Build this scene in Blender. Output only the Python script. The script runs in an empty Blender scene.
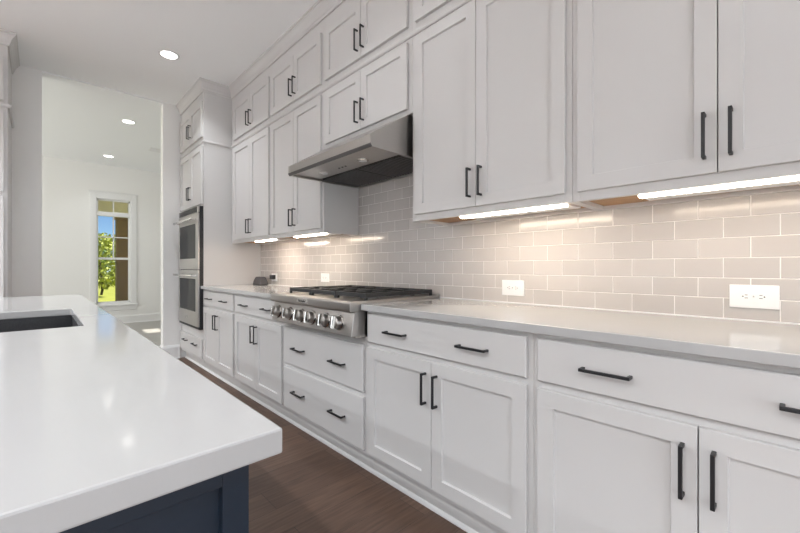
import bpy, bmesh, math, random
from mathutils import Vector, Matrix
random.seed(7)
C = bpy.context.scene.collection
SC = bpy.context.scene

# ------------------------------------------------------------------ camera
cam_d = bpy.data.cameras.new('camera')
cam_d.sensor_width = 36.0
cam_d.lens = 379.2 / 800 * 36.0
cam_d.shift_y = 0.8 / 800
cam_d.clip_start = 0.02
cam_d.clip_end = 300
cam = bpy.data.objects.new('camera', cam_d)
C.objects.link(cam)
CAM_H = 1.109
cam.location = (0, 0, CAM_H)
cam.rotation_euler = (math.radians(90), 0, -0.76)
SC.camera = cam

# ------------------------------------------------------------------ world, sun, added fill lights, exposure
SC.view_settings.view_transform = 'Standard'
SC.view_settings.look = 'None'
SC.view_settings.gamma = 1.0
SC.view_settings.use_curve_mapping = False
SC.view_settings.exposure = 0.1
SC.cycles.use_denoising = True
SC.cycles.max_bounces = 10
SC.cycles.diffuse_bounces = 6
SC.cycles.glossy_bounces = 5
SC.cycles.transparent_max_bounces = 12
SC.cycles.sample_clamp_indirect = 6.0
SC.cycles.caustics_reflective = False
SC.cycles.caustics_refractive = False

world = bpy.data.worlds.new('world')
SC.world = world
world.use_nodes = True
wn = world.node_tree.nodes
sky = wn.new('ShaderNodeTexSky')
sky.sky_type = 'NISHITA'
sky.sun_disc = False
sky.sun_elevation = math.radians(48)
sky.sun_rotation = math.radians(90)
sky.air_density = 0.6
sky.dust_density = 0.0
sky.ozone_density = 5.0
world.node_tree.links.new(sky.outputs[0], wn['Background'].inputs[0])
wn['Background'].inputs[1].default_value = 0.13

sd = bpy.data.lights.new('sun', 'SUN')
sd.energy = 9
sd.angle = math.radians(0.6)
sd.color = (1.0, 0.95, 0.86)
sun = bpy.data.objects.new('sun', sd)
C.objects.link(sun)
sun.location = (8, 4, 10)
sun.rotation_euler = Vector((-1.0, 0.08, -1.1)).to_track_quat('-Z', 'Y').to_euler()

def area(name, loc, target, sx, sy, power, color):
    d = bpy.data.lights.new(name, 'AREA')
    d.shape = 'RECTANGLE'; d.size = sx; d.size_y = sy; d.energy = power; d.color = color
    o = bpy.data.objects.new(name, d); C.objects.link(o)
    o.location = loc
    o.rotation_euler = (Vector(target) - Vector(loc)).to_track_quat('-Z', 'Y').to_euler()
    return o
# added fill lights, as daylight from invented rear doors and far-room left windows
area('fill_light_rear', (-0.5, -3.12, 1.12), (-0.5, 0, 1.12), 3.3, 2.05, 60, (0.91, 0.95, 1.0))
area('fill_light_far', (-4.12, 7.3, 1.55), (0, 7.3, 1.55), 2.6, 1.9, 92, (1.0, 0.98, 0.925))

# ------------------------------------------------------------------ materials
def mat(name, color, rough=0.5, metal=0.0, spec=0.5, noise=0.0, nscale=40, bump=0.0, bscale=200, stretch=None, emit=None, estr=0):
    m = bpy.data.materials.new(name); m.use_nodes = True
    n = m.node_tree.nodes; l = m.node_tree.links
    b = n['Principled BSDF']
    b.inputs['Base Color'].default_value = (*color, 1)
    b.inputs['Roughness'].default_value = rough
    b.inputs['Metallic'].default_value = metal
    b.inputs['Specular IOR Level'].default_value = spec
    tc = n.new('ShaderNodeTexCoord'); mp = n.new('ShaderNodeMapping')
    l.new(tc.outputs['Object'], mp.inputs[0])
    if stretch: mp.inputs['Scale'].default_value = stretch
    if noise > 0:
        t = n.new('ShaderNodeTexNoise'); t.inputs['Scale'].default_value = nscale; t.inputs['Detail'].default_value = 4
        l.new(mp.outputs[0], t.inputs['Vector'])
        r = n.new('ShaderNodeMix'); r.data_type = 'RGBA'
        r.inputs[6].default_value = (*[c * (1 - noise) for c in color], 1)
        r.inputs[7].default_value = (*[min(1, c * (1 + noise)) for c in color], 1)
        l.new(t.outputs['Fac'], r.inputs[0]); l.new(r.outputs[2], b.inputs['Base Color'])
    if bump > 0:
        t2 = n.new('ShaderNodeTexNoise'); t2.inputs['Scale'].default_value = bscale
        l.new(mp.outputs[0], t2.inputs['Vector'])
        bp = n.new('ShaderNodeBump'); bp.inputs['Strength'].default_value = bump; bp.inputs['Distance'].default_value = 0.002
        l.new(t2.outputs['Fac'], bp.inputs['Height']); l.new(bp.outputs[0], b.inputs['Normal'])
    if emit:
        b.inputs['Emission Color'].default_value = (*emit, 1); b.inputs['Emission Strength'].default_value = estr
    return m

M = {}
M['cab'] = mat('cabinet_white', (0.605, 0.593, 0.585), 0.34, noise=0.012, nscale=6, bump=0.03, bscale=90)
M['wall'] = mat('wall_paint', (0.88, 0.875, 0.86), 0.6, bump=0.05, bscale=160)
M['trim'] = mat('trim_white', (0.82, 0.82, 0.815), 0.35, bump=0.01)
M['ceil'] = mat('ceiling_paint', (0.92, 0.935, 0.94), 0.8, bump=0.05, bscale=140)
M['quartz'] = mat('quartz_white', (0.445, 0.442, 0.44), 0.095, noise=0.015, nscale=14)
M['steel'] = mat('brushed_steel', (0.48, 0.46, 0.44), 0.32, metal=1.0, noise=0.06, nscale=30, bump=0.06, bscale=60, stretch=(1, 1, 18))
M['steel_dark'] = mat('filter_steel', (0.17, 0.165, 0.165), 0.38, metal=1.0, noise=0.1)
M['chrome'] = mat('polished_steel', (0.68, 0.66, 0.63), 0.14, metal=1.0, noise=0.03)
M['black'] = mat('matte_black', (0.012, 0.012, 0.014), 0.42, noise=0.1)
M['iron'] = mat('cast_iron', (0.014, 0.015, 0.017), 0.45, noise=0.25, bump=0.15, bscale=300)
M['oven_glass'] = mat('dark_oven_glass', (0.012, 0.013, 0.014), 0.05, spec=0.06, noise=0.05)
M['navy'] = mat('navy_paint', (0.009, 0.018, 0.032), 0.35, noise=0.04, nscale=10, bump=0.02)
M['granite'] = mat('black_granite', (0.035, 0.035, 0.037), 0.42, noise=0.6, nscale=180)
M['ply'] = mat('raw_plywood', (0.42, 0.25, 0.13), 0.6, noise=0.35, nscale=9, stretch=(6, 1, 6))
M['plastic'] = mat('white_plastic', (0.82, 0.82, 0.82), 0.3, noise=0.01)
M['slot'] = mat('outlet_slot', (0.03, 0.03, 0.03), 0.6, noise=0.1)
M['grey_fabric'] = mat('dark_grey_plastic', (0.06, 0.058, 0.065), 0.5, noise=0.1, nscale=80)
M['post'] = mat('stained_post', (0.25, 0.165, 0.105), 0.8, noise=0.55, nscale=9, stretch=(3, 3, 9), bump=0.3, bscale=30)
M['porch'] = mat('porch_tan', (0.80, 0.73, 0.64), 0.7, noise=0.1, nscale=8)
M['bark'] = mat('bark', (0.10, 0.07, 0.05), 0.9, noise=0.4, nscale=12)
M['leaf'] = mat('leaf_yellow_green', (0.40, 0.43, 0.08), 0.6, noise=0.5, nscale=1.5)
M['leaf2'] = mat('leaf_green', (0.18, 0.27, 0.06), 0.6, noise=0.5, nscale=1.5)
M['grass'] = mat('lawn_grass', (0.36, 0.37, 0.06), 0.9, noise=0.35, nscale=3, bump=0.4, bscale=40)
M['floor_far'] = mat('far_room_floor', (0.40, 0.385, 0.36), 0.35, noise=0.08, nscale=5)
M['lens'] = mat('lamp_lens', (0.9, 0.9, 0.9), 0.4, noise=0.01, emit=(1, 0.97, 0.92), estr=8)
M['bar'] = mat('light_bar_diffuser', (0.9, 0.88, 0.85), 0.4, noise=0.01, emit=(1.0, 0.84, 0.66), estr=23)
M['strip'] = mat('grey_strip', (0.40, 0.37, 0.34), 0.5, noise=0.05)
M['bar_bright'] = mat('light_bar_diffuser_bright', (0.9, 0.88, 0.85), 0.4, noise=0.01, emit=(1.0, 0.84, 0.66), estr=42)
M['bar_short'] = mat('light_bar_diffuser_short', (0.9, 0.88, 0.85), 0.4, noise=0.01, emit=(1.0, 0.84, 0.68), estr=75)
M['badge'] = mat('badge_plate', (0.75, 0.73, 0.70), 0.25, metal=1.0, noise=0.02)

def glass_mat():
    m = bpy.data.materials.new('window_glass'); m.use_nodes = True
    n = m.node_tree.nodes; l = m.node_tree.links
    n.remove(n['Principled BSDF'])
    tr = n.new('ShaderNodeBsdfTransparent'); gl = n.new('ShaderNodeBsdfGlossy'); gl.inputs['Roughness'].default_value = 0.02
    tr.inputs[0].default_value = (0.96, 0.98, 0.97, 1)
    fr = n.new('ShaderNodeFresnel'); fr.inputs[0].default_value = 1.2
    mx = n.new('ShaderNodeMixShader')
    l.new(fr.outputs[0], mx.inputs[0]); l.new(tr.outputs[0], mx.inputs[1]); l.new(gl.outputs[0], mx.inputs[2])
    l.new(mx.outputs[0], n['Material Output'].inputs[0])
    return m
M['glass'] = glass_mat()

def tile_mat():
    m = bpy.data.materials.new('subway_tile'); m.use_nodes = True
    n = m.node_tree.nodes; l = m.node_tree.links; b = n['Principled BSDF']
    tc = n.new('ShaderNodeTexCoord'); sp = n.new('ShaderNodeSeparateXYZ'); cb = n.new('ShaderNodeCombineXYZ')
    l.new(tc.outputs['Object'], sp.inputs[0])
    ad = n.new('ShaderNodeMath'); ad.operation = 'ADD'; ad.inputs[1].default_value = 0.1525 * 40.5
    l.new(sp.outputs['Y'], ad.inputs[0]); l.new(ad.outputs[0], cb.inputs['X']); l.new(sp.outputs['Z'], cb.inputs['Y'])
    br = n.new('ShaderNodeTexBrick'); br.offset = 0.5; br.offset_frequency = 2; br.squash = 1.0
    l.new(cb.outputs[0], br.inputs['Vector'])
    br.inputs['Scale'].default_value = 1.0
    br.inputs['Brick Width'].default_value = 0.1525
    br.inputs['Row Height'].default_value = 0.0757
    br.inputs['Mortar Size'].default_value = 0.0016
    br.inputs['Mortar Smooth'].default_value = 0.1
    br.inputs['Color1'].default_value = (0.475, 0.445, 0.425, 1)
    br.inputs['Color2'].default_value = (0.51, 0.48, 0.458, 1)
    br.inputs['Mortar'].default_value = (0.80, 0.78, 0.75, 1)
    l.new(br.outputs['Color'], b.inputs['Base Color'])
    mr = n.new('ShaderNodeMapRange'); mr.inputs['To Min'].default_value = 0.15; mr.inputs['To Max'].default_value = 0.7
    l.new(br.outputs['Fac'], mr.inputs[0]); l.new(mr.outputs[0], b.inputs['Roughness'])
    br2 = n.new('ShaderNodeTexBrick'); br2.offset = 0.5; br2.offset_frequency = 2
    for k in ('Scale', 'Brick Width', 'Row Height'): br2.inputs[k].default_value = br.inputs[k].default_value
    br2.inputs['Mortar Size'].default_value = 0.004; br2.inputs['Mortar Smooth'].default_value = 1.0
    l.new(cb.outputs[0], br2.inputs['Vector'])
    nz = n.new('ShaderNodeTexNoise'); nz.inputs['Scale'].default_value = 14
    l.new(tc.outputs['Object'], nz.inputs['Vector'])
    m1 = n.new('ShaderNodeMath'); m1.operation = 'MULTIPLY_ADD'; m1.inputs[1].default_value = 0.35
    inv = n.new('ShaderNodeMath'); inv.operation = 'SUBTRACT'; inv.inputs[0].default_value = 1.0
    l.new(br2.outputs['Fac'], inv.inputs[1]); l.new(nz.outputs['Fac'], m1.inputs[0]); l.new(inv.outputs[0], m1.inputs[2])
    bp = n.new('ShaderNodeBump'); bp.inputs['Strength'].default_value = 0.5; bp.inputs['Distance'].default_value = 0.0025
    l.new(m1.outputs[0], bp.inputs['Height']); l.new(bp.outputs[0], b.inputs['Normal'])
    return m
M['tile'] = tile_mat()

def plank_mat():
    m = bpy.data.materials.new('dark_oak_planks'); m.use_nodes = True
    n = m.node_tree.nodes; l = m.node_tree.links; b = n['Principled BSDF']
    tc = n.new('ShaderNodeTexCoord')
    br = n.new('ShaderNodeTexBrick'); br.offset = 0.37; br.offset_frequency = 2
    l.new(tc.outputs['Object'], br.inputs['Vector'])
    br.inputs['Scale'].default_value = 1.0
    br.inputs['Brick Width'].default_value = 1.25
    br.inputs['Row Height'].default_value = 0.165
    br.inputs['Mortar Size'].default_value = 0.0012
    br.inputs['Mortar Smooth'].default_value = 0.2
    br.inputs['Color1'].default_value = (0.105, 0.062, 0.043, 1)
    br.inputs['Color2'].default_value = (0.165, 0.102, 0.072, 1)
    br.inputs['Mortar'].default_value = (0.03, 0.019, 0.014, 1)
    mp = n.new('ShaderNodeMapping'); mp.inputs['Scale'].default_value = (3, 42, 1)
    l.new(tc.outputs['Object'], mp.inputs[0])
    nz = n.new('ShaderNodeTexNoise'); nz.inputs['Scale'].default_value = 1.6; nz.inputs['Detail'].default_value = 6
    l.new(mp.outputs[0], nz.inputs['Vector'])
    mx = n.new('ShaderNodeMix'); mx.data_type = 'RGBA'; mx.blend_type = 'MULTIPLY'; mx.inputs[0].default_value = 0.8
    rp = n.new('ShaderNodeValToRGB')
    rp.color_ramp.elements[0].position = 0.3; rp.color_ramp.elements[0].color = (0.55, 0.52, 0.50, 1)
    rp.color_ramp.elements[1].position = 0.7; rp.color_ramp.elements[1].color = (1.25, 1.22, 1.2, 1)
    l.new(nz.outputs['Fac'], rp.inputs[0]); l.new(br.outputs['Color'], mx.inputs[6]); l.new(rp.outputs[0], mx.inputs[7])
    l.new(mx.outputs[2], b.inputs['Base Color'])
    b.inputs['Roughness'].default_value = 0.42
    bp = n.new('ShaderNodeBump'); bp.inputs['Strength'].default_value = 0.25; bp.inputs['Distance'].default_value = 0.002
    inv = n.new('ShaderNodeMath'); inv.operation = 'SUBTRACT'; inv.inputs[0].default_value = 1.0
    l.new(br.outputs['Fac'], inv.inputs[1]); l.new(inv.outputs[0], bp.inputs['Height']); l.new(bp.outputs[0], b.inputs['Normal'])
    return m
M['planks'] = plank_mat()

# ------------------------------------------------------------------ mesh helpers (all in world coordinates)
class MB:
    def __init__(s): s.bm = bmesh.new()
    def face(s, pts):
        try: s.bm.faces.new([s.bm.verts.new(p) for p in pts])
        except ValueError: pass
    def box(s, x0, x1, y0, y1, z0, z1):
        v = [s.bm.verts.new((x, y, z)) for x in (x0, x1) for y in (y0, y1) for z in (z0, z1)]
        for f in ((0, 1, 3, 2), (4, 6, 7, 5), (0, 4, 5, 1), (2, 3, 7, 6), (0, 2, 6, 4), (1, 5, 7, 3)):
            s.bm.faces.new([v[i] for i in f])
        return s
    def rings(s, rings, cap=True, close=True):
        R = [[s.bm.verts.new(p) for p in r] for r in rings]
        n = len(R[0])
        for a, b in zip(R[:-1], R[1:]):
            for i in range(n if close else n - 1):
                j = (i + 1) % n
                s.bm.faces.new((a[i], a[j], b[j], b[i]))
        if cap:
            s.bm.faces.new(list(reversed(R[0]))); s.bm.faces.new(R[-1])
        return s
    def prism(s, poly, axis, a, b):
        # poly in the two other axes, extruded on `axis` from a to b
        def P(p, t):
            if axis == 'x': return (t, p[0], p[1])
            if axis == 'y': return (p[0], t, p[1])
            return (p[0], p[1], t)
        return s.rings([[P(p, a) for p in poly], [P(p, b) for p in poly]])
    def lathe(s, base, d, prof, seg=20):
        # prof: list of (distance along d, radius)
        d = Vector(d).normalized(); base = Vector(base)
        u = d.orthogonal().normalized(); w = d.cross(u)
        rr = []
        for t, r in prof:
            rr.append([base + d * t + (u * math.cos(2 * math.pi * i / seg) + w * math.sin(2 * math.pi * i / seg)) * r for i in range(seg)])
        return s.rings(rr)
    def tube(s, pts, r, seg=8):
        pts = [Vector(p) for p in pts]; rr = []
        for i, p in enumerate(pts):
            d = (pts[min(i + 1, len(pts) - 1)] - pts[max(i - 1, 0)]).normalized()
            u = d.cross(Vector((0.13, 0.21, 1))).normalized(); w = d.cross(u)
            rr.append([p + (u * math.cos(2 * math.pi * k / seg) + w * math.sin(2 * math.pi * k / seg)) * r for k in range(seg)])
        return s.rings(rr)
    def sweep(s, prof, path):
        # prof (outward distance, z); path in XY, outward is to the left of travel; mitred
        path = [Vector(p) for p in path]; rr = []
        for i, p in enumerate(path):
            ns = []
            if i > 0: d = (p - path[i - 1]).normalized(); ns.append(Vector((-d.y, d.x)))
            if i < len(path) - 1: d = (path[i + 1] - p).normalized(); ns.append(Vector((-d.y, d.x)))
            if len(ns) == 2: m = (ns[0] + ns[1]); m = m / (m.dot(ns[0]))
            else: m = ns[0]
            rr.append([(p.x + m.x * o, p.y + m.y * o, z) for o, z in prof])
        return s.rings(rr)
    def build(s, name, material, parent=None, bevel=0, origin=None, smooth=False, seg=2):
        bmesh.ops.recalc_face_normals(s.bm, faces=s.bm.faces)
        if parent is not None: org = Vector(parent['_org'])
        elif origin is not None: org = Vector(origin)
        else:
            xs = [v.co for v in s.bm.verts]
            org = Vector(((min(v.x for v in xs) + max(v.x for v in xs)) / 2, (min(v.y for v in xs) + max(v.y for v in xs)) / 2, min(v.z for v in xs)))
        for v in s.bm.verts: v.co -= org
        me = bpy.data.meshes.new(name); s.bm.to_mesh(me); s.bm.free()
        me.materials.append(material if not isinstance(material, str) else M[material])
        if smooth:
            for p in me.polygons: p.use_smooth = True
        o = bpy.data.objects.new(name, me); C.objects.link(o)
        ORG.append(o); o['_org'] = tuple(org)
        if parent is not None: o.parent = parent
        else: o.location = org
        if bevel:
            md = o.modifiers.new('bevel', 'BEVEL'); md.width = bevel; md.segments = seg; md.limit_method = 'ANGLE'; md.angle_limit = math.radians(40)
        if smooth:
            md2 = o.modifiers.new('split', 'EDGE_SPLIT'); md2.split_angle = math.radians(35)
        return o
ORG = []
def tag(o, label, cat, group=None):
    o['label'] = label; o['category'] = cat
    if group: o['group'] = group
    return o
def thing(name, loc, label, cat, group=None):
    o = bpy.data.objects.new(name, None); C.objects.link(o)
    o.location = loc; o.empty_display_size = 0.1
    o['_org'] = tuple(loc); ORG.append(o)
    return tag(o, label, cat, group)
def struct(mb, name, material, **k):
    o = mb.build(name, material, **k); o['kind'] = 'structure'
    return o

# a plane frame: u along, v up, n out of the face
class Face:
    def __init__(s, kind, at): s.k = kind; s.at = at     # 'x-': face looks to -X at X=at ; 'y-': looks to -Y at Y=at
    def P(s, u, v, n): return (s.at - n, u, v) if s.k == 'x-' else (u, s.at - n, v)
    def box(s, mb, u0, u1, v0, v1, n0, n1):
        a = s.P(u0, v0, n0); b = s.P(u1, v1, n1)
        mb.box(min(a[0], b[0]), max(a[0], b[0]), min(a[1], b[1]), max(a[1], b[1]), min(a[2], b[2]), max(a[2], b[2]))

def shaker(F, u0, u1, v0, v1, parent, fr=0.057, th=0.019, rec=0.011, name='door', material='cab'):
    mb = MB()
    def R(d, n): return [F.P(u0 + d, v0 + d, n), F.P(u1 - d, v0 + d, n), F.P(u1 - d, v1 - d, n), F.P(u0 + d, v1 - d, n)]
    mb.rings([R(0, 0.001), R(0, th - 0.0015), R(0.0015, th), R(fr, th), R(fr + 0.003, th - rec), ])
    return mb.build(name, material, parent)
def slab(F, u0, u1, v0, v1, parent, th=0.019):
    mb = MB()
    def R(d, n): return [F.P(u0 + d, v0 + d, n), F.P(u1 - d, v0 + d, n), F.P(u1 - d, v1 - d, n), F.P(u0 + d, v1 - d, n)]
    mb.rings([R(0, 0.001), R(0, th - 0.004), R(0.004, th)])
    return mb.build('drawer', 'cab', parent)
def pull(F, u, v, L, vertical, parent, th=0.019):
    mb = MB(); h = 0.0048; out = th + 0.033
    if vertical:
        F.box(mb, u - h, u + h, v - L / 2, v + L / 2, out - 0.0085, out)
        for e in (-1, 1): F.box(mb, u - h, u + h, v + e * (L / 2 - h) - h, v + e * (L / 2 - h) + h, th - 0.001, out - 0.004)
    else:
        F.box(mb, u - L / 2, u + L / 2, v - h, v + h, out - 0.0085, out)
        for e in (-1, 1): F.box(mb, u + e * (L / 2 - h) - h, u + e * (L / 2 - h) + h, v - h, v + h, th - 0.001, out - 0.004)
    return mb.build('handle', 'black', parent, bevel=0.0012)

# ------------------------------------------------------------------ room shell
CEIL = 3.08
struct(MB().box(-4.3, 2.1, -3.3, 5.30, -0.06, 0.0), 'floor', 'planks', origin=(0, 0, 0))
struct(MB().box(-4.3, 3.55, 5.30, 9.35, -0.06, 0.0), 'floor_far', 'floor_far', origin=(0, 0, 0))
struct(MB().box(-4.3, 3.55, -3.3, 9.35, CEIL, CEIL + 0.1), 'ceiling', 'ceil')
struct(MB().box(1.89, 2.1, -3.3, 5.23, 0, CEIL), 'wall_right', 'wall')
struct(MB().box(1.07, 3.4, 5.23, 5.36, 0, CEIL), 'wall_return', 'wall')
struct(MB().box(-4.2, 0.017, 5.23, 5.36, 0, CEIL), 'wall_end', 'wall')
struct(MB().box(0.017, 1.07, 5.23, 5.36, CEIL - 0.014, CEIL), 'trim_1', 'ceil')
def wall_hole(name, axis, a, b, u0, u1, hu0, hu1, hz0, hz1):
    mb = MB()
    for (p, q, r, t) in ((u0, hu0, 0, CEIL), (hu1, u1, 0, CEIL), (hu0, hu1, 0, hz0), (hu0, hu1, hz1, CEIL)):
        if axis == 'y': mb.box(p, q, a, b, r, t)
        else: mb.box(a, b, p, q, r, t)
    return struct(mb, name, 'wall')
WX0, WX1, WZ0, WZ1 = 0.775, 1.325, 0.405, 2.435
wall_hole('wall_far', 'y', 9.2, 9.35, -4.3, 3.55, WX0, WX1, WZ0, WZ1)
wall_hole('wall_far_right', 'x', 3.4, 3.55, 5.23, 9.2, 7.33, 7.93, 2.03, 2.46)
wall_hole('wall_left', 'x', -4.3, -4.2, -3.3, 9.35, 5.95, 8.65, 0.55, 2.55)
wall_hole('wall_rear', 'y', -3.3, -3.2, -4.2, 1.89, -2.2, 1.2, 0.05, 2.2)

def base_prof(h, t):
    return [(0.0005, 0), (t + 0.012, 0), (t + 0.012, 0.012), (t + 0.004, 0.02), (t, 0.022), (t, h - 0.03), (t * 0.55, h - 0.008), (t * 0.4, h), (0.0005, h)]
struct(MB().sweep(base_prof(0.165, 0.016), [(3.4, 9.2), (-4.2, 9.2)][::-1][::-1]), 'baseboard_far', 'trim')
struct(MB().sweep(base_prof(0.165, 0.016), [(1.245, 5.23), (1.07, 5.23), (1.07, 5.36)][::-1][::-1]), 'baseboard_return', 'trim')

# ------------------------------------------------------------------ far window (structure) and the outdoors
def far_window():
    w = MB()
    y = 9.2
    # casing
    for b in ((WX0 - 0.088, WX0, WZ0 - 0.02, WZ1 + 0.11), (WX1, WX1 + 0.088, WZ0 - 0.02, WZ1 + 0.11), (WX0, WX1, WZ1, WZ1 + 0.11)):
        w.box(b[0], b[1], y - 0.02, y, b[2], b[3])
    w.box(WX0 - 0.11, WX1 + 0.11, y - 0.024, y, WZ1 + 0.11, WZ1 + 0.135)
    o = w.build('window_1', 'trim', bevel=0.003); o['kind'] = 'structure'
    s = MB(); s.box(WX0 - 0.11, WX1 + 0.11, y - 0.05, y + 0.02, WZ0 - 0.045, WZ0 - 0.018)
    s.box(WX0 - 0.085, WX1 + 0.085, y - 0.018, y, WZ0 - 0.14, WZ0 - 0.045)
    s.build('window_sill', 'trim', o, bevel=0.003)
    j = MB()
    for b in ((WX0 - 0.004, WX0 + 0.012, WZ0, WZ1), (WX1 - 0.012, WX1 + 0.004, WZ0, WZ1)): j.box(b[0], b[1], y - 0.012, y + 0.13, b[2], b[3])
    j.box(WX0 + 0.012, WX1 - 0.012, y - 0.012, y + 0.13, WZ1 - 0.012, WZ1 + 0.004); j.box(WX0 + 0.012, WX1 - 0.012, y + 0.021, y + 0.13, WZ0 - 0.004, WZ0 + 0.012)
    j.build('window_jamb', 'trim', o)
    f = MB(); g = 0.038
    yy0, yy1 = y + 0.045, y + 0.085
    f.box(WX0, WX0 + g, yy0, yy1, WZ0, WZ1); f.box(WX1 - g, WX1, yy0, yy1, WZ0, WZ1)
    f.box(WX0, WX1, yy0, yy1, WZ0, WZ0 + g); f.box(WX0, WX1, yy0, yy1, WZ1 - g, WZ1)
    f.box(WX0, WX1, y + 0.0, yy1, 2.098, 2.182)
    f.build('window_frame', 'trim', o, bevel=0.002)
    m = MB(); cx = (WX0 + WX1) / 2
    m.box(cx - 0.011, cx + 0.011, yy0 + 0.012, yy1 - 0.006, 1.28, 2.10)
    m.box(cx - 0.011, cx + 0.011, yy0 + 0.012, yy1 - 0.006, 2.18, WZ1 - g)
    m.box(WX0 + g, WX1 - g, yy0 + 0.012, yy1 - 0.006, 1.685, 1.705)
    m.box(WX0 + g, WX1 - g, yy0, yy1 - 0.003, 1.258, 1.30)
    m.build('window_sash', 'trim', o, bevel=0.002)
    p = MB(); p.box(WX0 + g, WX1 - g, yy0 + 0.022, yy0 + 0.026, WZ0 + g, 2.10); p.box(WX0 + g, WX1 - g, yy0 + 0.022, yy0 + 0.026, 2.18, WZ1 - g)
    p.build('window_glass', 'glass', o)
far_window()
def side_window(name, axis, at, u0, u1, z0, z1, n):
    # plain white frame with mullions in an opening out of frame
    mb = MB(); t = 0.05
    def bx(a, b, c, d):
        if axis == 'x': mb.box(at - 0.03, at + 0.03, a, b, c, d)
        else: mb.box(a, b, at - 0.03, at + 0.03, c, d)
    bx(u0, u1, z0, z0 + t); bx(u0, u1, z1 - t, z1); 
    for i in range(n + 1):
        x = u0 + (u1 - u0 - t) * i / n
        bx(x, x + t, z0 + t, z1 - t)
    o = mb.build(name, 'trim'); o['kind'] = 'structure'
side_window('window_2', 'x', 3.475, 7.33, 7.93, 2.03, 2.46, 1)
side_window('window_added_rear', 'y', -3.25, -2.2, 1.2, 0.05, 2.2, 4)  # unseen rear doors, invented as an opening for the rear fill light
side_window('window_added_far', 'x', -4.25, 5.95, 8.65, 0.55, 2.55, 2)  # unseen far-room window, added to go with the far fill light

lawn = MB(); NX, NY = 24, 24
vv = [[lawn.bm.verts.new((-40 + 80 * i / NX, 9.36 + 62 * (j / NY) ** 1.5, -0.35 + 0.35 * min(1, max(0, 62 * (j / NY) ** 1.5 - 4) / 14) + 0.05 * math.sin(i * 1.7 + j))) for j in range(NY + 1)] for i in range(NX + 1)]
for i in range(NX):
    for j in range(NY): lawn.bm.faces.new((vv[i][j], vv[i + 1][j], vv[i + 1][j + 1], vv[i][j + 1]))
o = lawn.build('lawn', 'grass', smooth=False); o['kind'] = 'structure'
t = thing('porch', (1.2, 10.7, -0.35), 'tan porch roof beam and ceiling outside the far window', 'porch')
MB().box(-1.0, 5.0, 10.62, 10.86, 2.30, 2.62).build('beam', 'porch', t, bevel=0.004)
MB().box(-1.0, 5.0, 9.36, 10.9, 2.62, 2.70).build('porch_ceiling', 'porch', t)
MB().box(-1.0, 5.0, 9.36, 10.9, -0.40, -0.02).build('porch_deck', 'porch', t)
t = thing('porch_post', (1.37, 10.74, -0.02), 'dark brown porch post seen through the right half of the far window', 'post')
MB().box(1.262, 1.478, 10.63, 10.85, -0.019, 2.299).build('shaft', 'post', t, bevel=0.006)
MB().box(1.235, 1.505, 10.605, 10.875, -0.02, 0.16).build('base', 'post', t, bevel=0.006)
MB().box(1.24, 1.50, 10.61, 10.87, 2.20, 2.30).build('cap', 'post', t, bevel=0.006)
def tree(x, y, z0, trunk, r, hgt, n, lm, label):
    t = thing('tree', (x, y, z0), label, 'tree', None)
    mb = MB(); mb.tube([(x, y, z0 - 0.1), (x + 0.05, y, z0 + trunk), (x - 0.05, y + 0.1, z0 + trunk + hgt * 0.5)], 0.05, 7)
    mb.build('trunk', 'bark', t)
    f = MB()
    for k in range(n):
        a = random.uniform(0, 6.283); ph = random.uniform(-1, 1); q = random.uniform(0.45, 1) ** 0.6
        rr = math.sqrt(1 - ph * ph) * r * q
        c = Vector((x + rr * math.cos(a), y + rr * math.sin(a), z0 + trunk + hgt / 2 + ph * hgt / 2 * q))
        d = Vector((random.uniform(-1, 1), random.uniform(-1, 1), random.uniform(-1, 1))).normalized()
        u = d.orthogonal().normalized(); w = d.cross(u); s = random.uniform(0.05, 0.12)
        f.face([c + u * s, c + w * s * 0.6, c - u * s, c - w * s * 0.6])
    f.build('foliage', lm, t)
tree(1.95, 21.0, 0.0, 0.15, 1.15, 2.5, 2200, 'leaf', 'yellow green leafy tree seen through the left half of the far window')
tree(4.2, 30.0, 0.0, 0.3, 2.0, 2.6, 1800, 'leaf2', 'darker green tree standing behind the yellow green tree outdoors')
tree(1.2, 27.0, 0.0, 0.2, 1.6, 2.2, 1500, 'leaf2', 'green bushy tree at the left edge of the far window view')

# ------------------------------------------------------------------ backsplash
bs = MB().box(1.875, 1.8895, -0.30, 4.335, 0.9145, 2.02).build('tiled_backsplash', 'tile', origin=(1.875, 0.502, 0.9178))
bs['_org'] = (1.875, 0.502, 0.9178)
MB().box(1.8715, 1.8748, -0.30, 4.335, 0.9142, 0.9186).build('caulk_bead', 'plastic', bs)
tag(bs, 'glossy warm grey subway tile backsplash with white grout behind the counters', 'backsplash')

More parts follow.
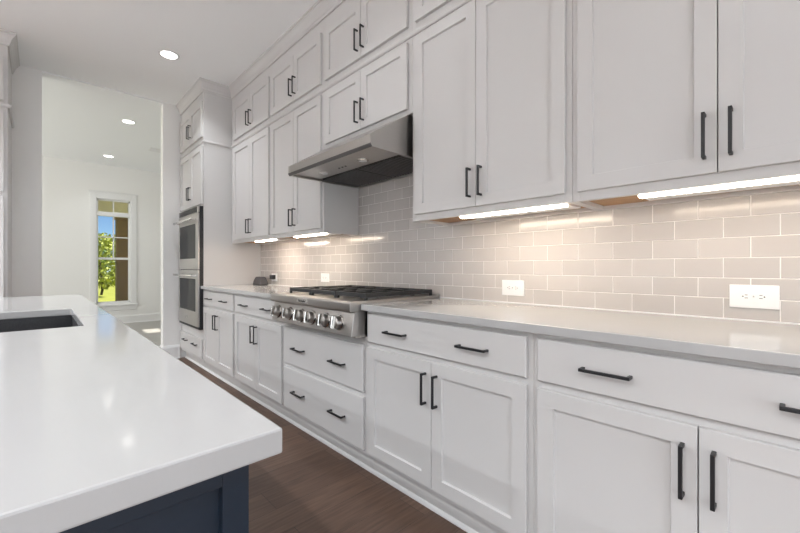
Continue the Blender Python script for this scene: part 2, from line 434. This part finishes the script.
# ------------------------------------------------------------------ base cabinets
FB = Face('x-', 1.268)
BK = 1.8745
def base_cabinet(y0, y1, du, label, layout):
    t = thing('base_cabinet', (1.6, (y0 + y1) / 2, 0), label, 'cabinet')
    top = 0.881 if layout != 'range' else 0.736
    MB().box(1.288, BK, y0 + 0.001, y1 - 0.001, 0.11, top).build('body', 'cab', t)
    f = MB(); s = 0.03
    f.box(1.268, 1.2875, y0 + 0.0005, y0 + s, 0.108, top); f.box(1.268, 1.2875, y1 - s, y1 - 0.0005, 0.108, top)
    f.box(1.268, 1.2875, y0 + s, y1 - s, 0.108, 0.15); f.box(1.268, 1.2875, y0 + s, y1 - s, top - 0.06, top)
    if layout == 'range': f.box(1.268, 1.2875, y0 + s, y1 - s, 0.405, 0.45)
    else: f.box(1.268, 1.2875, y0 + s, y1 - s, 0.66, 0.735)
    f.build('face_frame', 'cab', t, bevel=0.001)
    MB().box(1.309, 1.325, y0 + 0.001, y1 - 0.001, 0.0, 0.109).build('toe_kick', 'cab', t)
    a, b = du
    if layout == 'doors':
        d = slab(FB, a, b, 0.716, 0.862, t)
        q = (b - a) / 4
        for c in (a + q, b - q): pull(FB, c, 0.789, 0.142, False, d)
        m = (a + b) / 2
        for (u0, u1, hu) in ((a, m - 0.0015, m - 0.033), (m + 0.0015, b, m + 0.033)):
            dd = shaker(FB, u0, u1, 0.131, 0.690, t)
            pull(FB, hu, 0.570, 0.140, True, dd)
    else:
        for (z0, z1, hz) in ((0.440, 0.693, 0.562), (0.131, 0.413, 0.268)):
            d = slab(FB, a, b, z0, z1, t)
            q = (b - a) / 4
            for c in (a + q, b - q): pull(FB, c, hz, 0.142, False, d)
    return t
base_cabinet(-0.30, 0.646, (-0.262, 0.626), 'white base cabinet at the right edge, its wide drawer above two shaker doors', 'doors')
base_cabinet(0.646, 1.587, (0.667, 1.565), 'white base cabinet just right of the cooktop, drawer over two shaker doors', 'doors')
base_cabinet(1.587, 2.53, (1.605, 2.511), 'white base cabinet with two deep drawers under the gas cooktop', 'range')
base_cabinet(2.53, 3.46, (2.549, 3.436), 'white base cabinet directly left of the cooktop, drawer over two doors', 'doors')
base_cabinet(3.46, 4.334, (3.484, 4.322), 'white base cabinet beside the oven tower, farthest of the drawer-over-doors units', 'doors')
sh = MB().sweep([(-0.001, 0), (0.012, 0), (0.0115, 0.006), (0.007, 0.014), (0.0, 0.018), (-0.001, 0.018)], [(1.308, -0.3), (1.308, 5.213)])
struct(sh, 'baseboard_right', 'trim')

# ------------------------------------------------------------------ oven tower
def oven_tower():
    F = Face('x-', 1.258)
    t = thing('oven_tower', (1.6, 4.78, 0), 'tall white oven tower cabinet with double oven between the counter and the hall wall', 'tall cabinet')
    y0, y1 = 4.336, 5.212
    MB().box(1.278, 1.889, y0, y1, 0.11, 2.44).build('body', 'cab', t)
    MB().box(1.278, 1.889, y0, y1, 2.4405, 2.985).build('upper_box', 'cab', t)
    f = MB(); s = 0.03
    f.box(1.258, 1.2775, y0, y0 + 0.012, 0.108, 2.44); f.box(1.258, 1.2775, y1 - s, y1, 0.108, 2.44)
    for a, b in ((0.108, 0.15), (0.33, 0.445), (1.765, 1.80), (2.40, 2.44)): f.box(1.258, 1.2775, y0 + 0.012, y1 - s, a, b)
    f.build('face_frame', 'cab', t, bevel=0.001)
    f = MB()
    f.box(1.258, 1.2775, y0, y0 + s, 2.4405, 2.985); f.box(1.258, 1.2775, y1 - s, y1, 2.4405, 2.985)
    f.box(1.258, 1.2775, y0 + s, y1 - s, 2.4405, 2.51); f.box(1.258, 1.2775, y0 + s, y1 - s, 2.86, 2.985)
    f.build('upper_frame', 'cab', t, bevel=0.001)
    MB().sweep([(-0.001, 2.428), (0.008, 2.428), (0.014, 2.436), (0.014, 2.446), (0.008, 2.454), (-0.001, 2.454)], [(1.515, y0), (1.258, y0), (1.258, y1)]).build('tier_molding', 'cab', t)
    MB().box(1.309, 1.325, y0 + 0.001, y1, 0, 0.109).build('toe_kick', 'cab', t)
    d = slab(F, 4.353, 5.19, 0.138, 0.345, t)
    for c in (4.56, 4.93): pull(F, c, 0.268, 0.142, False, d)
    m = 4.772
    for z0, z1, hz in ((1.785, 2.405, 1.94), (2.495, 2.873, 2.64)):
        for (u0, u1, hu) in ((4.353, m - 0.0015, m - 0.033), (m + 0.0015, 5.19, m + 0.033)):
            dd = shaker(F, u0, u1, z0, z1, t)
            pull(F, hu, hz, 0.142, True, dd)
oven_tower()

def wall_oven():
    t = thing('double_wall_oven', (1.24, 4.72, 0.46), 'stainless steel double wall oven with dark glass doors built into the white tower', 'oven')
    y0, y1 = 4.345, 5.10
    MB().box(1.222, 1.2575, y0, y1, 0.448, 1.756).build('housing', 'black', t)
    cp = MB().box(1.206, 1.2215, y0 + 0.002, y1, 1.69, 1.757).build('control_panel', 'steel', t, bevel=0.002)
    MB().box(1.2045, 1.2065, y0 + 0.045, y1 - 0.03, 1.696, 1.751).build('display', 'oven_glass', cp)
    for z0, z1, w0, w1, hz in ((1.085, 1.684, 1.205, 1.575, 1.618), (0.478, 1.078, 0.635, 0.985, 1.022)):
        d = MB().box(1.203, 1.2215, y0 + 0.002, y1, z0, z1).build('oven_door', 'steel', t, bevel=0.003)
        MB().box(1.2015, 1.2035, y0 + 0.085, y1 - 0.06, w0, w1).build('glass', 'oven_glass', d)
        h = MB(); h.lathe((1.150, y0 + 0.015, hz), (0, 1, 0), [(0, 0.011), (0.003, 0.0125), (y1 - y0 - 0.033, 0.0125), (y1 - y0 - 0.03, 0.011)], 14)
        for yy in (y0 + 0.06, y1 - 0.06): h.box(1.150, 1.204, yy - 0.01, yy + 0.01, hz - 0.009, hz + 0.009)
        h.build('handle', 'chrome', d, smooth=True)
        if z0 < 0.6:
            MB().lathe((1.2035, (y0 + y1) / 2 + 0.02, 0.555), (-1, 0, 0), [(0, 0.02), (0.002, 0.02)], 18).build('round_badge', 'chrome', d)
    MB().box(1.21, 1.2215, y0 + 0.002, y1, 0.452, 0.474).build('lower_vent', 'slot', t)
wall_oven()

# ------------------------------------------------------------------ upper cabinets
FU = Face('x-', 1.548)
UB = 1.37
def upper_cabinet(y0, y1, du, zb, zt, dz, split, hz, label, tier=False, wood=True, box_bottom=None):
    t = thing('wall_cabinet', (1.74, (y0 + y1) / 2, zb), label, 'cabinet')
    bb = zb + 0.02 if wood else zb
    b = MB(); bk = 1.874 if zb < 2.0 else 1.874
    b.box(1.568, bk, y0 + 0.001, y1 - 0.001, bb, zt)
    if wood:
        b.box(1.568, bk, y0 + 0.001, y0 + 0.017, zb, bb); b.box(1.568, bk, y1 - 0.017, y1 - 0.001, zb, bb)
        b.box(1.85, bk, y0 + 0.017, y1 - 0.017, zb, bb)
    b.build('body', 'cab', t)
    if wood:
        MB().box(1.5685, 1.8495, y0 + 0.0175, y1 - 0.0175, bb - 0.004, bb - 0.0005).build('bottom_panel', 'ply', t)
    f = MB(); s = 0.03
    f.box(1.548, 1.5675, y0 + 0.0005, y0 + s, zb, zt); f.box(1.548, 1.5675, y1 - s, y1 - 0.0005, zb, zt)
    f.box(1.548, 1.5675, y0 + s, y1 - s, zb, dz[0] + 0.012); f.box(1.548, 1.5675, y0 + s, y1 - s, dz[1] - 0.012, zt)
    f.build('face_frame', 'cab', t, bevel=0.001)
    if tier:
        f = MB(); f.prism([(1.5485, 2.428), (1.540, 2.428), (1.534, 2.436), (1.534, 2.446), (1.540, 2.454), (1.5485, 2.454)], 'y', y0, y1 if y1 < 4.3 else y1 - 0.0)
        f.build('tier_molding', 'cab', t)
    a, b2 = du
    for (u0, u1, hu) in ((a, split - 0.0015, split - 0.032), (split + 0.0015, b2, split + 0.032)):
        dd = shaker(FU, u0, u1, dz[0], dz[1], t)
        pull(FU, hu, hz, 0.142, True, dd)
T0, T1 = 2.4405, 2.985
LOW = [(-0.28, 0.625, (-0.25, 0.601), 0.1745, 'tall white wall cabinet at the upper right, above the nearest light bar'),
       (0.625, 1.523, (0.650, 1.490), 1.078, 'tall white wall cabinet just right of the range hood'),
       (2.457, 3.353, (2.480, 3.326), 2.895, 'tall white wall cabinet just left of the range hood'),
       (3.353, 4.335, (3.376, 4.264), 3.80, 'tall white wall cabinet in the corner against the oven tower')]
for y0, y1, du, sp, lb in LOW:
    upper_cabinet(y0, y1, du, UB, 2.44, (1.406, 2.405), sp, 1.522, lb)
upper_cabinet(1.5235, 2.4565, (1.555, 2.420), 1.993, 2.44, (2.020, 2.405), 1.985, 2.135, 'short white wall cabinet directly above the range hood', wood=False)
UP = [(-0.28, 0.625, (-0.25, 0.601), 0.1745, 'small top-tier cabinet by the ceiling, nearest the camera'),
      (0.625, 1.523, (0.650, 1.490), 1.078, 'top-tier white cabinet above the tall cabinet right of the hood'),
      (1.523, 2.457, (1.555, 2.420), 1.985, 'top-tier white cabinet two levels above the range hood'),
      (2.457, 3.353, (2.480, 3.326), 2.895, 'top-tier white cabinet above the tall cabinet left of the hood'),
      (3.353, 4.335, (3.376, 4.264), 3.80, 'top-tier white cabinet in the ceiling corner next to the oven tower')]
for y0, y1, du, sp, lb in UP:
    upper_cabinet(y0, y1, du, T0, T1, (2.492, 2.873), sp, 2.61, lb, tier=True, wood=False)

CROWN = [(-0.002, 2.972), (0.010, 2.972), (0.012, 2.990), (0.018, 2.996), (0.024, 3.018), (0.036, 3.042), (0.046, 3.054), (0.048, 3.064), (0.057, 3.068), (0.057, CEIL), (-0.002, CEIL)]
struct(MB().sweep(CROWN, [(1.548, -0.28), (1.548, 4.336), (1.258, 4.336), (1.258, 5.229)]), 'trim_2', 'cab')

# under-cabinet light bars
def light_bar(y0, y1, label, lens='bar'):
    t = thing('light_bar', (1.592, (y0 + y1) / 2, 1.363), label, 'light', 'light bars under the wall cabinets')
    MB().box(1.572, 1.735, y0, y1, 1.370, 1.3855).build('housing', 'plastic', t)
    MB().prism([(1.573, 1.370), (1.573, 1.365), (1.576, 1.363), (1.608, 1.363), (1.611, 1.365), (1.611, 1.370)], 'y', y0 + 0.004, y1 - 0.004).build('diffuser', lens, t)
light_bar(-0.24, 0.405, 'lit white light bar under the nearest wall cabinet, longest in view')
light_bar(0.665, 1.21, 'lit white light bar under the tall cabinet right of the hood', 'bar_bright')
light_bar(2.50, 2.975, 'lit light bar under the tall cabinet left of the hood', 'bar_bright')
light_bar(3.37, 3.78, 'lit light bar under the corner cabinet beside the oven tower', 'bar_short')

# ------------------------------------------------------------------ counters
def counter(poly, name, label):
    return tag(MB().prism(poly, 'z', 0.882, 0.914).build(name, 'quartz', bevel=0.003), label, 'countertop')
counter([(1.228, -0.30), (1.8745, -0.30), (1.8745, 1.595), (1.228, 1.595)], 'countertop', 'white quartz countertop slab running right from the cooktop to the frame edge')
counter([(1.228, 2.533), (1.8745, 2.533), (1.8745, 4.335), (1.2575, 4.335), (1.2575, 4.338), (1.228, 4.338)], 'countertop', 'white quartz countertop slab between the cooktop and the oven tower')

# ------------------------------------------------------------------ gas rangetop
def rangetop():
    y0, y1 = 1.600, 2.528
    t = thing('gas_rangetop', (1.55, 2.064, 0.744), 'stainless steel six knob gas rangetop set between the two wall counters', 'cooktop')
    MB().prism([(1.2675, 0.746), (1.8735, 0.746), (1.8735, 0.918), (1.2675, 0.918)], 'y', y0 + 0.001, y1 - 0.001).build('body', 'steel', t)
    MB().box(1.200, 1.267, y0 + 0.001, y1 - 0.001, 0.7365, 0.7458).build('base_strip', 'strip', t)
    cp = MB().prism([(1.172, 0.746), (1.267, 0.746), (1.267, 0.8735), (1.200, 0.8735), (1.192, 0.868)], 'y', y0 + 0.001, y1 - 0.001).build('control_panel', 'steel', t, bevel=0.002)
    MB().prism([(1.172, 0.930), (1.165, 0.926), (1.162, 0.918), (1.162, 0.886), (1.164, 0.878), (1.171, 0.874), (1.25, 0.8738), (1.267, 0.8738), (1.267, 0.9185), (1.26, 0.930)], 'y', y0 - 0.002, y1 + 0.002).build('bullnose', 'steel', t, bevel=0.0015)
    top = MB(); top.box(1.2605, 1.8735, y0 - 0.004, y1 + 0.004, 0.9185, 0.926); top.box(1.85, 1.8735, y0 - 0.004, y1 + 0.004, 0.926, 0.936)
    top.box(1.268, 1.85, y0 + 0.0, y0 + 0.012, 0.926, 0.930); top.box(1.268, 1.85, y1 - 0.012, y1, 0.926, 0.930)
    top.build('top_pan', 'steel', t, bevel=0.0015)
    bd = MB().box(1.1600, 1.1625, 2.03, 2.155, 0.891, 0.9165).build('badge', 'badge', t, bevel=0.001)
    cu = bpy.data.curves.new('lettering', 'FONT'); cu.body = 'Thermador'; cu.size = 0.019; cu.align_x = 'CENTER'; cu.align_y = 'CENTER'; cu.extrude = 0.0004
    tmp = bpy.data.objects.new('tmp', cu); C.objects.link(tmp)
    bpy.context.view_layer.update()
    me = bpy.data.meshes.new_from_object(tmp.evaluated_get(bpy.context.evaluated_depsgraph_get()))
    bpy.data.objects.remove(tmp)
    me.transform(Matrix(((0, 0, -1, 0), (-1, 0, 0, 0), (0, 1, 0, 0), (0, 0, 0, 1))))
    org = Vector(t['_org'])
    for v in me.vertices: v.co += Vector((1.1596, 2.0925, 0.9038)) - org
    me.materials.clear(); me.materials.append(M['slot'])
    lo = bpy.data.objects.new('lettering', me); C.objects.link(lo); lo.parent = bd
    # knobs, on the leaning panel
    for ky in (2.445, 2.285, 2.135, 2.005, 1.855, 1.725):
        b = Vector((1.184, ky, 0.808)); d = Vector((-1, 0, 0.15)).normalized()
        k = MB(); k.lathe(b, d, [(-0.004, 0.043), (0.004, 0.043), (0.009, 0.039)], 28)
        ko = k.build('knob', 'chrome', t, smooth=True)
        k2 = MB(); k2.lathe(b + d * 0.0095, d, [(0, 0.034), (0.018, 0.032), (0.025, 0.030), (0.027, 0.026)], 24)
        k2.build('knob_cap', 'steel', ko, smooth=True)
        g = MB(); u = Vector((0, 1, 0)); w = d.cross(u)
        def Q(a, bb, c): return b + d * a + u * bb + w * c
        g.rings([[Q(0.036, -0.010, -0.036), Q(0.036, 0.010, -0.036), Q(0.036, 0.010, 0.036), Q(0.036, -0.010, 0.036)],
                 [Q(0.058, -0.0075, -0.034), Q(0.058, 0.0075, -0.034), Q(0.058, 0.0075, 0.034), Q(0.058, -0.0075, 0.034)]])
        g.build('knob_grip', 'chrome', ko, bevel=0.003)
    # burners and grates
    W3 = (y1 - y0 - 0.05) / 3
    for i in range(3):
        a = y0 + 0.025 + i * W3; b = a + W3
        for cx in (1.43, 1.74):
            bu = MB().lathe((cx, (a + b) / 2, 0.926), (0, 0, 1), [(0, 0.055), (0.006, 0.055), (0.009, 0.045)], 22).build('burner', 'steel_dark', t, smooth=True)
            MB().lathe((cx, (a + b) / 2, 0.935), (0, 0, 1), [(0, 0.036), (0.006, 0.038), (0.011, 0.032)], 20).build('burner_cap', 'iron', bu, smooth=True)
        g = MB(); z0, z1 = 0.942, 0.966; x0, x1 = 1.290, 1.835; e = 0.004; r = 0.0075
        aa, bb = a + e, b - e; cy = (a + b) / 2
        g.box(x0, x1, aa, aa + 2 * r, z0, z1); g.box(x0, x1, bb - 2 * r, bb, z0, z1)
        for xx in (x0, (x0 + x1) / 2 - r, x1 - 2 * r): g.box(xx, xx + 2 * r, aa + 2 * r, bb - 2 * r, z0, z1)
        for cx in (1.43, 1.74):
            g.box(cx - r, cx + r, aa + 2 * r, cy - 0.03, z0 + 0.003, z1); g.box(cx - r, cx + r, cy + 0.03, bb - 2 * r, z0 + 0.003, z1)
        g.box(x0 + 2 * r, 1.40, cy - r, cy + r, z0 + 0.003, z1); g.box(1.46, 1.71, cy - r, cy + r, z0 + 0.003, z1) if False else None
        g.box(1.46, 1.5825, cy - r, cy + r, z0 + 0.003, z1); g.box(1.5975, 1.71, cy - r, cy + r, z0 + 0.003, z1); g.box(1.77, x1 - 2 * r, cy - r, cy + r, z0 + 0.003, z1)
        for xx in (x0, x1 - 2 * r):
            for yy in (aa, bb - 2 * r): g.box(xx, xx + 2 * r, yy, yy + 2 * r, 0.9262, z0)
        g.build('grate', 'iron', t, bevel=0.002)
rangetop()

# ------------------------------------------------------------------ range hood
def hood():
    y0, y1 = 1.548, 2.456
    t = thing('range_hood', (1.6, 2.0, 1.745), 'stainless steel range hood mounted under the short cabinet over the cooktop', 'range hood')
    b = MB(); X0 = 1.258
    # sloped canopy, closed sides, open recess underneath
    b.prism([(X0 + 0.010, 1.746), (X0, 1.760), (X0, 1.812), (1.545, 1.9915), (1.8745, 1.9915), (1.8745, 1.770), (1.276, 1.770), (1.276, 1.746)], 'y', y0 + 0.016, y1 - 0.016)
    for a, c in ((y0, y0 + 0.016), (y1 - 0.016, y1)):
        b.prism([(X0 + 0.010, 1.746), (X0, 1.760), (X0, 1.812), (1.545, 1.9915), (1.8745, 1.9915), (1.8745, 1.746)], 'y', a, c)
    b.box(1.856, 1.8745, y0 + 0.016, y1 - 0.016, 1.746, 1.770)
    b.build('canopy', 'steel', t, bevel=0.0012)
    MB().prism([(X0 + 0.0085, 1.7455), (X0 - 0.0012, 1.7595), (X0 - 0.0012, 1.764), (X0 + 0.0002, 1.764), (X0 + 0.011, 1.7455)], 'y', y0, y1).build('front_lip', 'steel_dark', t)
    MB().box(1.2765, 1.50, y0 + 0.0165, y1 - 0.0165, 1.758, 1.7695).build('underside_panel', 'steel', t)
    for a, c in ((y0 + 0.018, 2.0), (2.004, y1 - 0.018)):
        f = MB(); f.box(1.503, 1.855, a, c, 1.764, 1.7695)
        n = 16
        for i in range(n):
            yy = a + 0.02 + (c - a - 0.04) * i / (n - 1)
            f.prism([(yy - 0.007, 1.764), (yy + 0.007, 1.764), (yy + 0.005, 1.752), (yy - 0.005, 1.752)], 'x', 1.515, 1.84)
        f.build('baffle_filter', 'steel_dark', t)
    for yy in (1.82, 2.25):
        l = MB().lathe((1.42, yy, 1.758), (0, 0, -1), [(0, 0.036), (0.003, 0.036), (0.005, 0.030)], 24).build('lamp', 'chrome', t, smooth=True)
        MB().lathe((1.42, yy, 1.753), (0, 0, -1), [(0, 0.024), (0.001, 0.024)], 20).build('lamp_glass', 'plastic', l)
    for yy in (2.00, 2.035, 2.07):
        MB().lathe((1.42, yy, 1.758), (0, 0, -1), [(0, 0.007), (0.003, 0.007), (0.004, 0.005)], 12).build('button', 'black', t, smooth=True)
hood()

# ------------------------------------------------------------------ island
def island():
    t = thing('kitchen_island', (-0.35, 2.0, 0), 'navy blue kitchen island base under the white slab in the foreground', 'island')
    x0, x1, y0, y1 = -0.87, 0.186, 0.464, 3.53
    b = MB()
    # carcass leaves the sink bay open at the top
    b.box(x0 + 0.02, x1, y0 + 0.02, 1.58, 0.10, 0.8815); b.box(x0 + 0.02, x1, 2.44, y1, 0.10, 0.8815)
    b.box(x0 + 0.02, x1, 1.58, 2.44, 0.10, 0.60)
    b.box(x1 - 0.02, x1, 1.58, 2.44, 0.60, 0.8815); b.box(x0 + 0.02, x0 + 0.3, 1.58, 2.44, 0.60, 0.8815)
    b.build('body', 'navy', t)
    e = MB(); f = 0.031
    e.box(x1 - f, x1, y0, y0 + 0.0195, 0.10, 0.8815); e.box(x0, x0 + f, y0, y0 + 0.0195, 0.10, 0.8815)
    e.box(x0 + f, x1 - f, y0, y0 + 0.0195, 0.852, 0.8815); e.box(x0 + f, x1 - f, y0, y0 + 0.0195, 0.10, 0.20)
    e.build('end_frame', 'navy', t, bevel=0.001)
    MB().box(x0 + f, x1 - f, y0 + 0.013, y0 + 0.0195, 0.20, 0.852).build('end_panel', 'navy', t)
    MB().box(x0 + 0.08, x1 - 0.07, y0 + 0.06, y1 - 0.06, 0.0, 0.10).build('toe_kick', 'navy', t)
island()
def island_top():
    mb = MB()
    xs = [-0.90, -0.325, 0.108, 0.2150]; ys = [0.4325, 1.646, 2.376, 3.56]
    z0, z1 = 0.8825, 0.914
    V = {}
    def v(i, j, z):
        if (i, j, z) not in V: V[i, j, z] = mb.bm.verts.new((xs[i], ys[j], z))
        return V[i, j, z]
    for i in range(3):
        for j in range(3):
            if (i, j) == (1, 1): continue
            for z in (z0, z1): mb.bm.faces.new((v(i, j, z), v(i + 1, j, z), v(i + 1, j + 1, z), v(i, j + 1, z)))
    def q(a, b): mb.bm.faces.new((v(*a, z0), v(*b, z0), v(*b, z1), v(*a, z1)))
    for k in range(3):
        q((k, 0), (k + 1, 0)); q((k, 3), (k + 1, 3)); q((0, k), (0, k + 1)); q((3, k), (3, k + 1))
    q((1, 1), (2, 1)); q((1, 2), (2, 2)); q((1, 1), (1, 2)); q((2, 1), (2, 2))
    tag(mb.build('island_countertop', 'quartz', bevel=0.003), 'large white quartz island countertop in the left foreground with a sink cut-out', 'countertop')
island_top()
def sink():
    t = thing('kitchen_sink', (-0.11, 2.01, 0.66), 'black granite undermount sink set in the island countertop', 'sink')
    x0, x1, y0, y1 = -0.330, 0.113, 1.641, 2.381
    b = MB(); w = 0.012
    b.box(x0 - w, x0, y0 - w, y1 + w, 0.66, 0.882); b.box(x1, x1 + w, y0 - w, y1 + w, 0.66, 0.882)
    b.box(x0, x1, y0 - w, y0, 0.66, 0.882); b.box(x0, x1, y1, y1 + w, 0.66, 0.882); b.box(x0, x1, y0, y1, 0.66, 0.672)
    b.build('basin', 'granite', t)
    MB().lathe((-0.11, 2.01, 0.672), (0, 0, 1), [(0, 0.045), (0.002, 0.045), (0.003, 0.036)], 24).build('drain', 'chrome', t, smooth=True)
sink()

# ------------------------------------------------------------------ outlets, plug and the small device on the counter
def outlet(yc, zc, w, h, label, sockets=True):
    t = thing('wall_outlet', (1.87, yc, zc - h / 2), label, 'outlet')
    MB().box(1.8685, 1.8748, yc - w / 2, yc + w / 2, zc - h / 2, zc + h / 2).build('cover_plate', 'plastic', t, bevel=0.002)
    for s in (-1, 1):
        c = yc + s * 0.0195
        r = MB()
        poly = [(c + 0.0165 * math.cos(a) * 1.0, zc + max(-0.0135, min(0.0135, 0.0165 * math.sin(a)))) for a in [2 * math.pi * i / 24 for i in range(24)]]
        r.prism(poly, 'x', 1.8665, 1.8684)
        ro = r.build('receptacle', 'plastic', t)
        k = MB()
        k.box(1.8658, 1.8666, c - 0.004, c + 0.004, zc + 0.0045, zc + 0.0065); k.box(1.8658, 1.8666, c - 0.0045, c + 0.0045, zc - 0.0065, zc - 0.0045)
        k.lathe((1.8666, c + s * 0.009, zc), (-1, 0, 0), [(0, 0.0024), (0.0008, 0.0024)], 8)
        k.build('slots', 'slot', ro)
    MB().lathe((1.8686, yc, zc), (-1, 0, 0), [(0, 0.003), (0.001, 0.0025)], 10).build('screw', 'chrome', t)
outlet(0.113, 1.003, 0.133, 0.084, 'white duplex outlet on the tiles at the right edge, largest of the outlets')
outlet(1.0745, 0.997, 0.133, 0.084, 'white duplex outlet on the tiles midway between the cooktop and right edge')
outlet(2.953, 1.015, 0.133, 0.078, 'white outlet on the tiles behind the left end of the cooktop')
outlet(3.973, 0.999, 0.133, 0.084, 'white outlet in the far corner holding a black plug')
t = thing('power_adapter', (1.85, 3.968, 0.975), 'black power adapter plugged into the far corner outlet', 'plug')
MB().box(1.829, 1.8655, 3.93, 4.006, 0.980, 1.026).build('adapter_body', 'black', t, bevel=0.004)
MB().tube([(1.845, 3.968, 0.982), (1.843, 3.968, 0.955), (1.842, 3.970, 0.925), (1.838, 3.98, 0.9165), (1.825, 4.00, 0.9165), (1.815, 4.02, 0.9165)], 0.002, 6).build('cord', 'plastic', t)
t = thing('counter_device', (1.785, 4.135, 0.914), 'small dark grey wedge shaped device on the far counter corner', 'device')
rr = []
for z, dx, dy in ((0.9145, 0.045, 0.097), (0.922, 0.048, 0.100), (0.96, 0.042, 0.090), (0.995, 0.032, 0.072), (1.004, 0.026, 0.062)):
    rr.append([(1.785 + dx * sx, 4.135 + dy * sy, z) for sx, sy in ((-1, -1), (1, -1), (1, 1), (-1, 1))])
MB().rings(rr).build('shell', 'grey_fabric', t, bevel=0.008, seg=3)
MB().box(1.72, 1.738, 4.05, 4.19, 0.9145, 0.918).build('foot', 'black', t)

# ------------------------------------------------------------------ tall pantry cabinet on the end wall (left edge)
def pantry():
    F = Face('y-', 4.59)
    x0, x1 = -1.10, -0.195
    t = thing('pantry_cabinet', (-0.65, 4.9, 0), 'tall white pantry cabinet at the left edge of the photo', 'tall cabinet')
    MB().box(x0, x1, 4.61, 5.2295, 0.10, 2.44).build('body', 'cab', t)
    MB().box(x0, x1, 4.61, 5.2295, 2.4405, 2.985).build('upper_box', 'cab', t)
    f = MB(); s = 0.032
    f.box(x0, x0 + s, 4.59, 4.6095, 0.10, 2.985); f.box(x1 - s, x1, 4.59, 4.6095, 0.10, 2.985)
    for a, b in ((0.10, 0.14), (1.69, 1.76), (2.41, 2.50), (2.86, 2.985)): f.box(x0 + s, x1 - s, 4.59, 4.6095, a, b)
    f.build('face_frame', 'cab', t, bevel=0.001)
    MB().box(x0, x1 - 0.0, 4.66, 5.2295, 0, 0.0995).build('toe_kick', 'cab', t)
    MB().sweep([(-0.001, 2.452), (0.010, 2.452), (0.018, 2.462), (0.018, 2.474), (0.010, 2.484), (-0.001, 2.484)], [(x1, 5.229), (x1, 4.59), (x0, 4.59)]).build('tier_molding', 'cab', t)
    m = (x0 + x1) / 2
    for z0, z1, hz in ((0.13, 1.70, 1.25), (1.745, 2.42, 1.90), (2.505, 2.873, 2.62)):
        for (u0, u1, hu) in ((x0 + 0.022, m - 0.0015, m - 0.032), (m + 0.0015, x1 - 0.022, m + 0.032)):
            d = shaker(F, u0, u1, z0, z1, t)
            pull(F, hu, hz, 0.142, True, d)
pantry()
struct(MB().sweep(CROWN, [(-0.195, 5.229), (-0.195, 4.59), (-1.10, 4.59)]), 'trim_3', 'cab')

# ------------------------------------------------------------------ recessed ceiling lights, added unseen fill lights, and vent
def can(x, y, label, watts=2.4, spread=115):
    t = thing('recessed_light', (x, y, CEIL - 0.006), label, 'light', 'recessed ceiling lights')
    tr = MB(); n = 32
    rr = []
    for r, z in ((0.066, CEIL - 0.0005), (0.085, CEIL - 0.0005), (0.085, CEIL - 0.004), (0.080, CEIL - 0.007), (0.068, CEIL - 0.007), (0.066, CEIL - 0.004)):
        rr.append([(x + r * math.cos(2 * math.pi * i / n), y + r * math.sin(2 * math.pi * i / n), z) for i in range(n)])
    rr.append(rr[0])
    tr.rings(rr, cap=False).build('trim_ring', 'trim', t, smooth=True)
    MB().lathe((x, y, CEIL - 0.0008), (0, 0, -1), [(0, 0.0655), (0.0035, 0.0655)], n).build('lens', 'lens', t)
    d = bpy.data.lights.new('recessed_lamp', 'AREA'); d.shape = 'DISK'; d.size = 0.12; d.energy = watts; d.spread = math.radians(spread); d.color = (0.92, 0.96, 1.0)
    o = bpy.data.objects.new('recessed_lamp', d); C.objects.link(o); o.location = (0, 0, -0.002)
    o.parent = t
can(0.869, 4.02, 'lit round recessed light nearest the camera, in the ceiling above the aisle', 7)
can(0.871, 6.244, 'lit round recessed light in the middle of the ceiling row of three')
can(0.885, 8.424, 'lit round recessed light farthest away, in the ceiling before the far window')
can(0.869, 1.80, 'round recessed light in the ceiling above the camera side of the aisle')
can(0.869, -0.40, 'round recessed light in the ceiling behind the camera')
can(-2.50, -1.6, 'added unseen fill light in the left ceiling row, nearest the rear wall', 46, 140)  # left row: unseen lamps added to light the cabinet fronts evenly
can(-3.50, -0.5, 'added unseen fill light in the left ceiling row, second from the rear wall', 46, 140)
can(-2.50, 0.6, 'added unseen fill light in the left ceiling row, third from the rear wall', 46, 140)
can(-3.50, 1.7, 'added unseen fill light in the left ceiling row, in line with the sink', 46, 140)
can(-2.50, 2.8, 'added unseen fill light in the left ceiling row, second from the pantry wall', 60, 140)
can(-3.50, 3.9, 'added unseen fill light in the left ceiling row, nearest the pantry wall', 75, 140)
can(-1.40, -1.40, 'added unseen fill light between the island row and the rear wall', 20, 120)  # row beside the island: unseen lamps added to fill the lower doors
can(-1.40, 0.40, 'added unseen fill light left of the near end of the island', 20, 120)
can(-1.40, 2.20, 'added unseen fill light left of the island sink', 20, 120)
can(-1.40, 3.90, 'added unseen fill light in front of the pantry cabinet', 36, 120)
t = thing('ceiling_vent', (1.46, 7.44, CEIL - 0.012), 'white ceiling air vent in the far room beside the hall wall', 'vent')
v = MB(); v.box(1.32, 1.60, 7.34, 7.54, CEIL - 0.006, CEIL - 0.0005); v.build('vent_frame', 'trim', t, bevel=0.002)
v = MB()
for i in range(8): v.prism([(7.355 + i * 0.022, CEIL - 0.0065), (7.363 + i * 0.022, CEIL - 0.0065), (7.371 + i * 0.022, CEIL - 0.013), (7.367 + i * 0.022, CEIL - 0.013)], 'x', 1.335, 1.585)
v.build('louvers', 'trim', t)

for o in ORG:
    if '_org' in o: del o['_org']
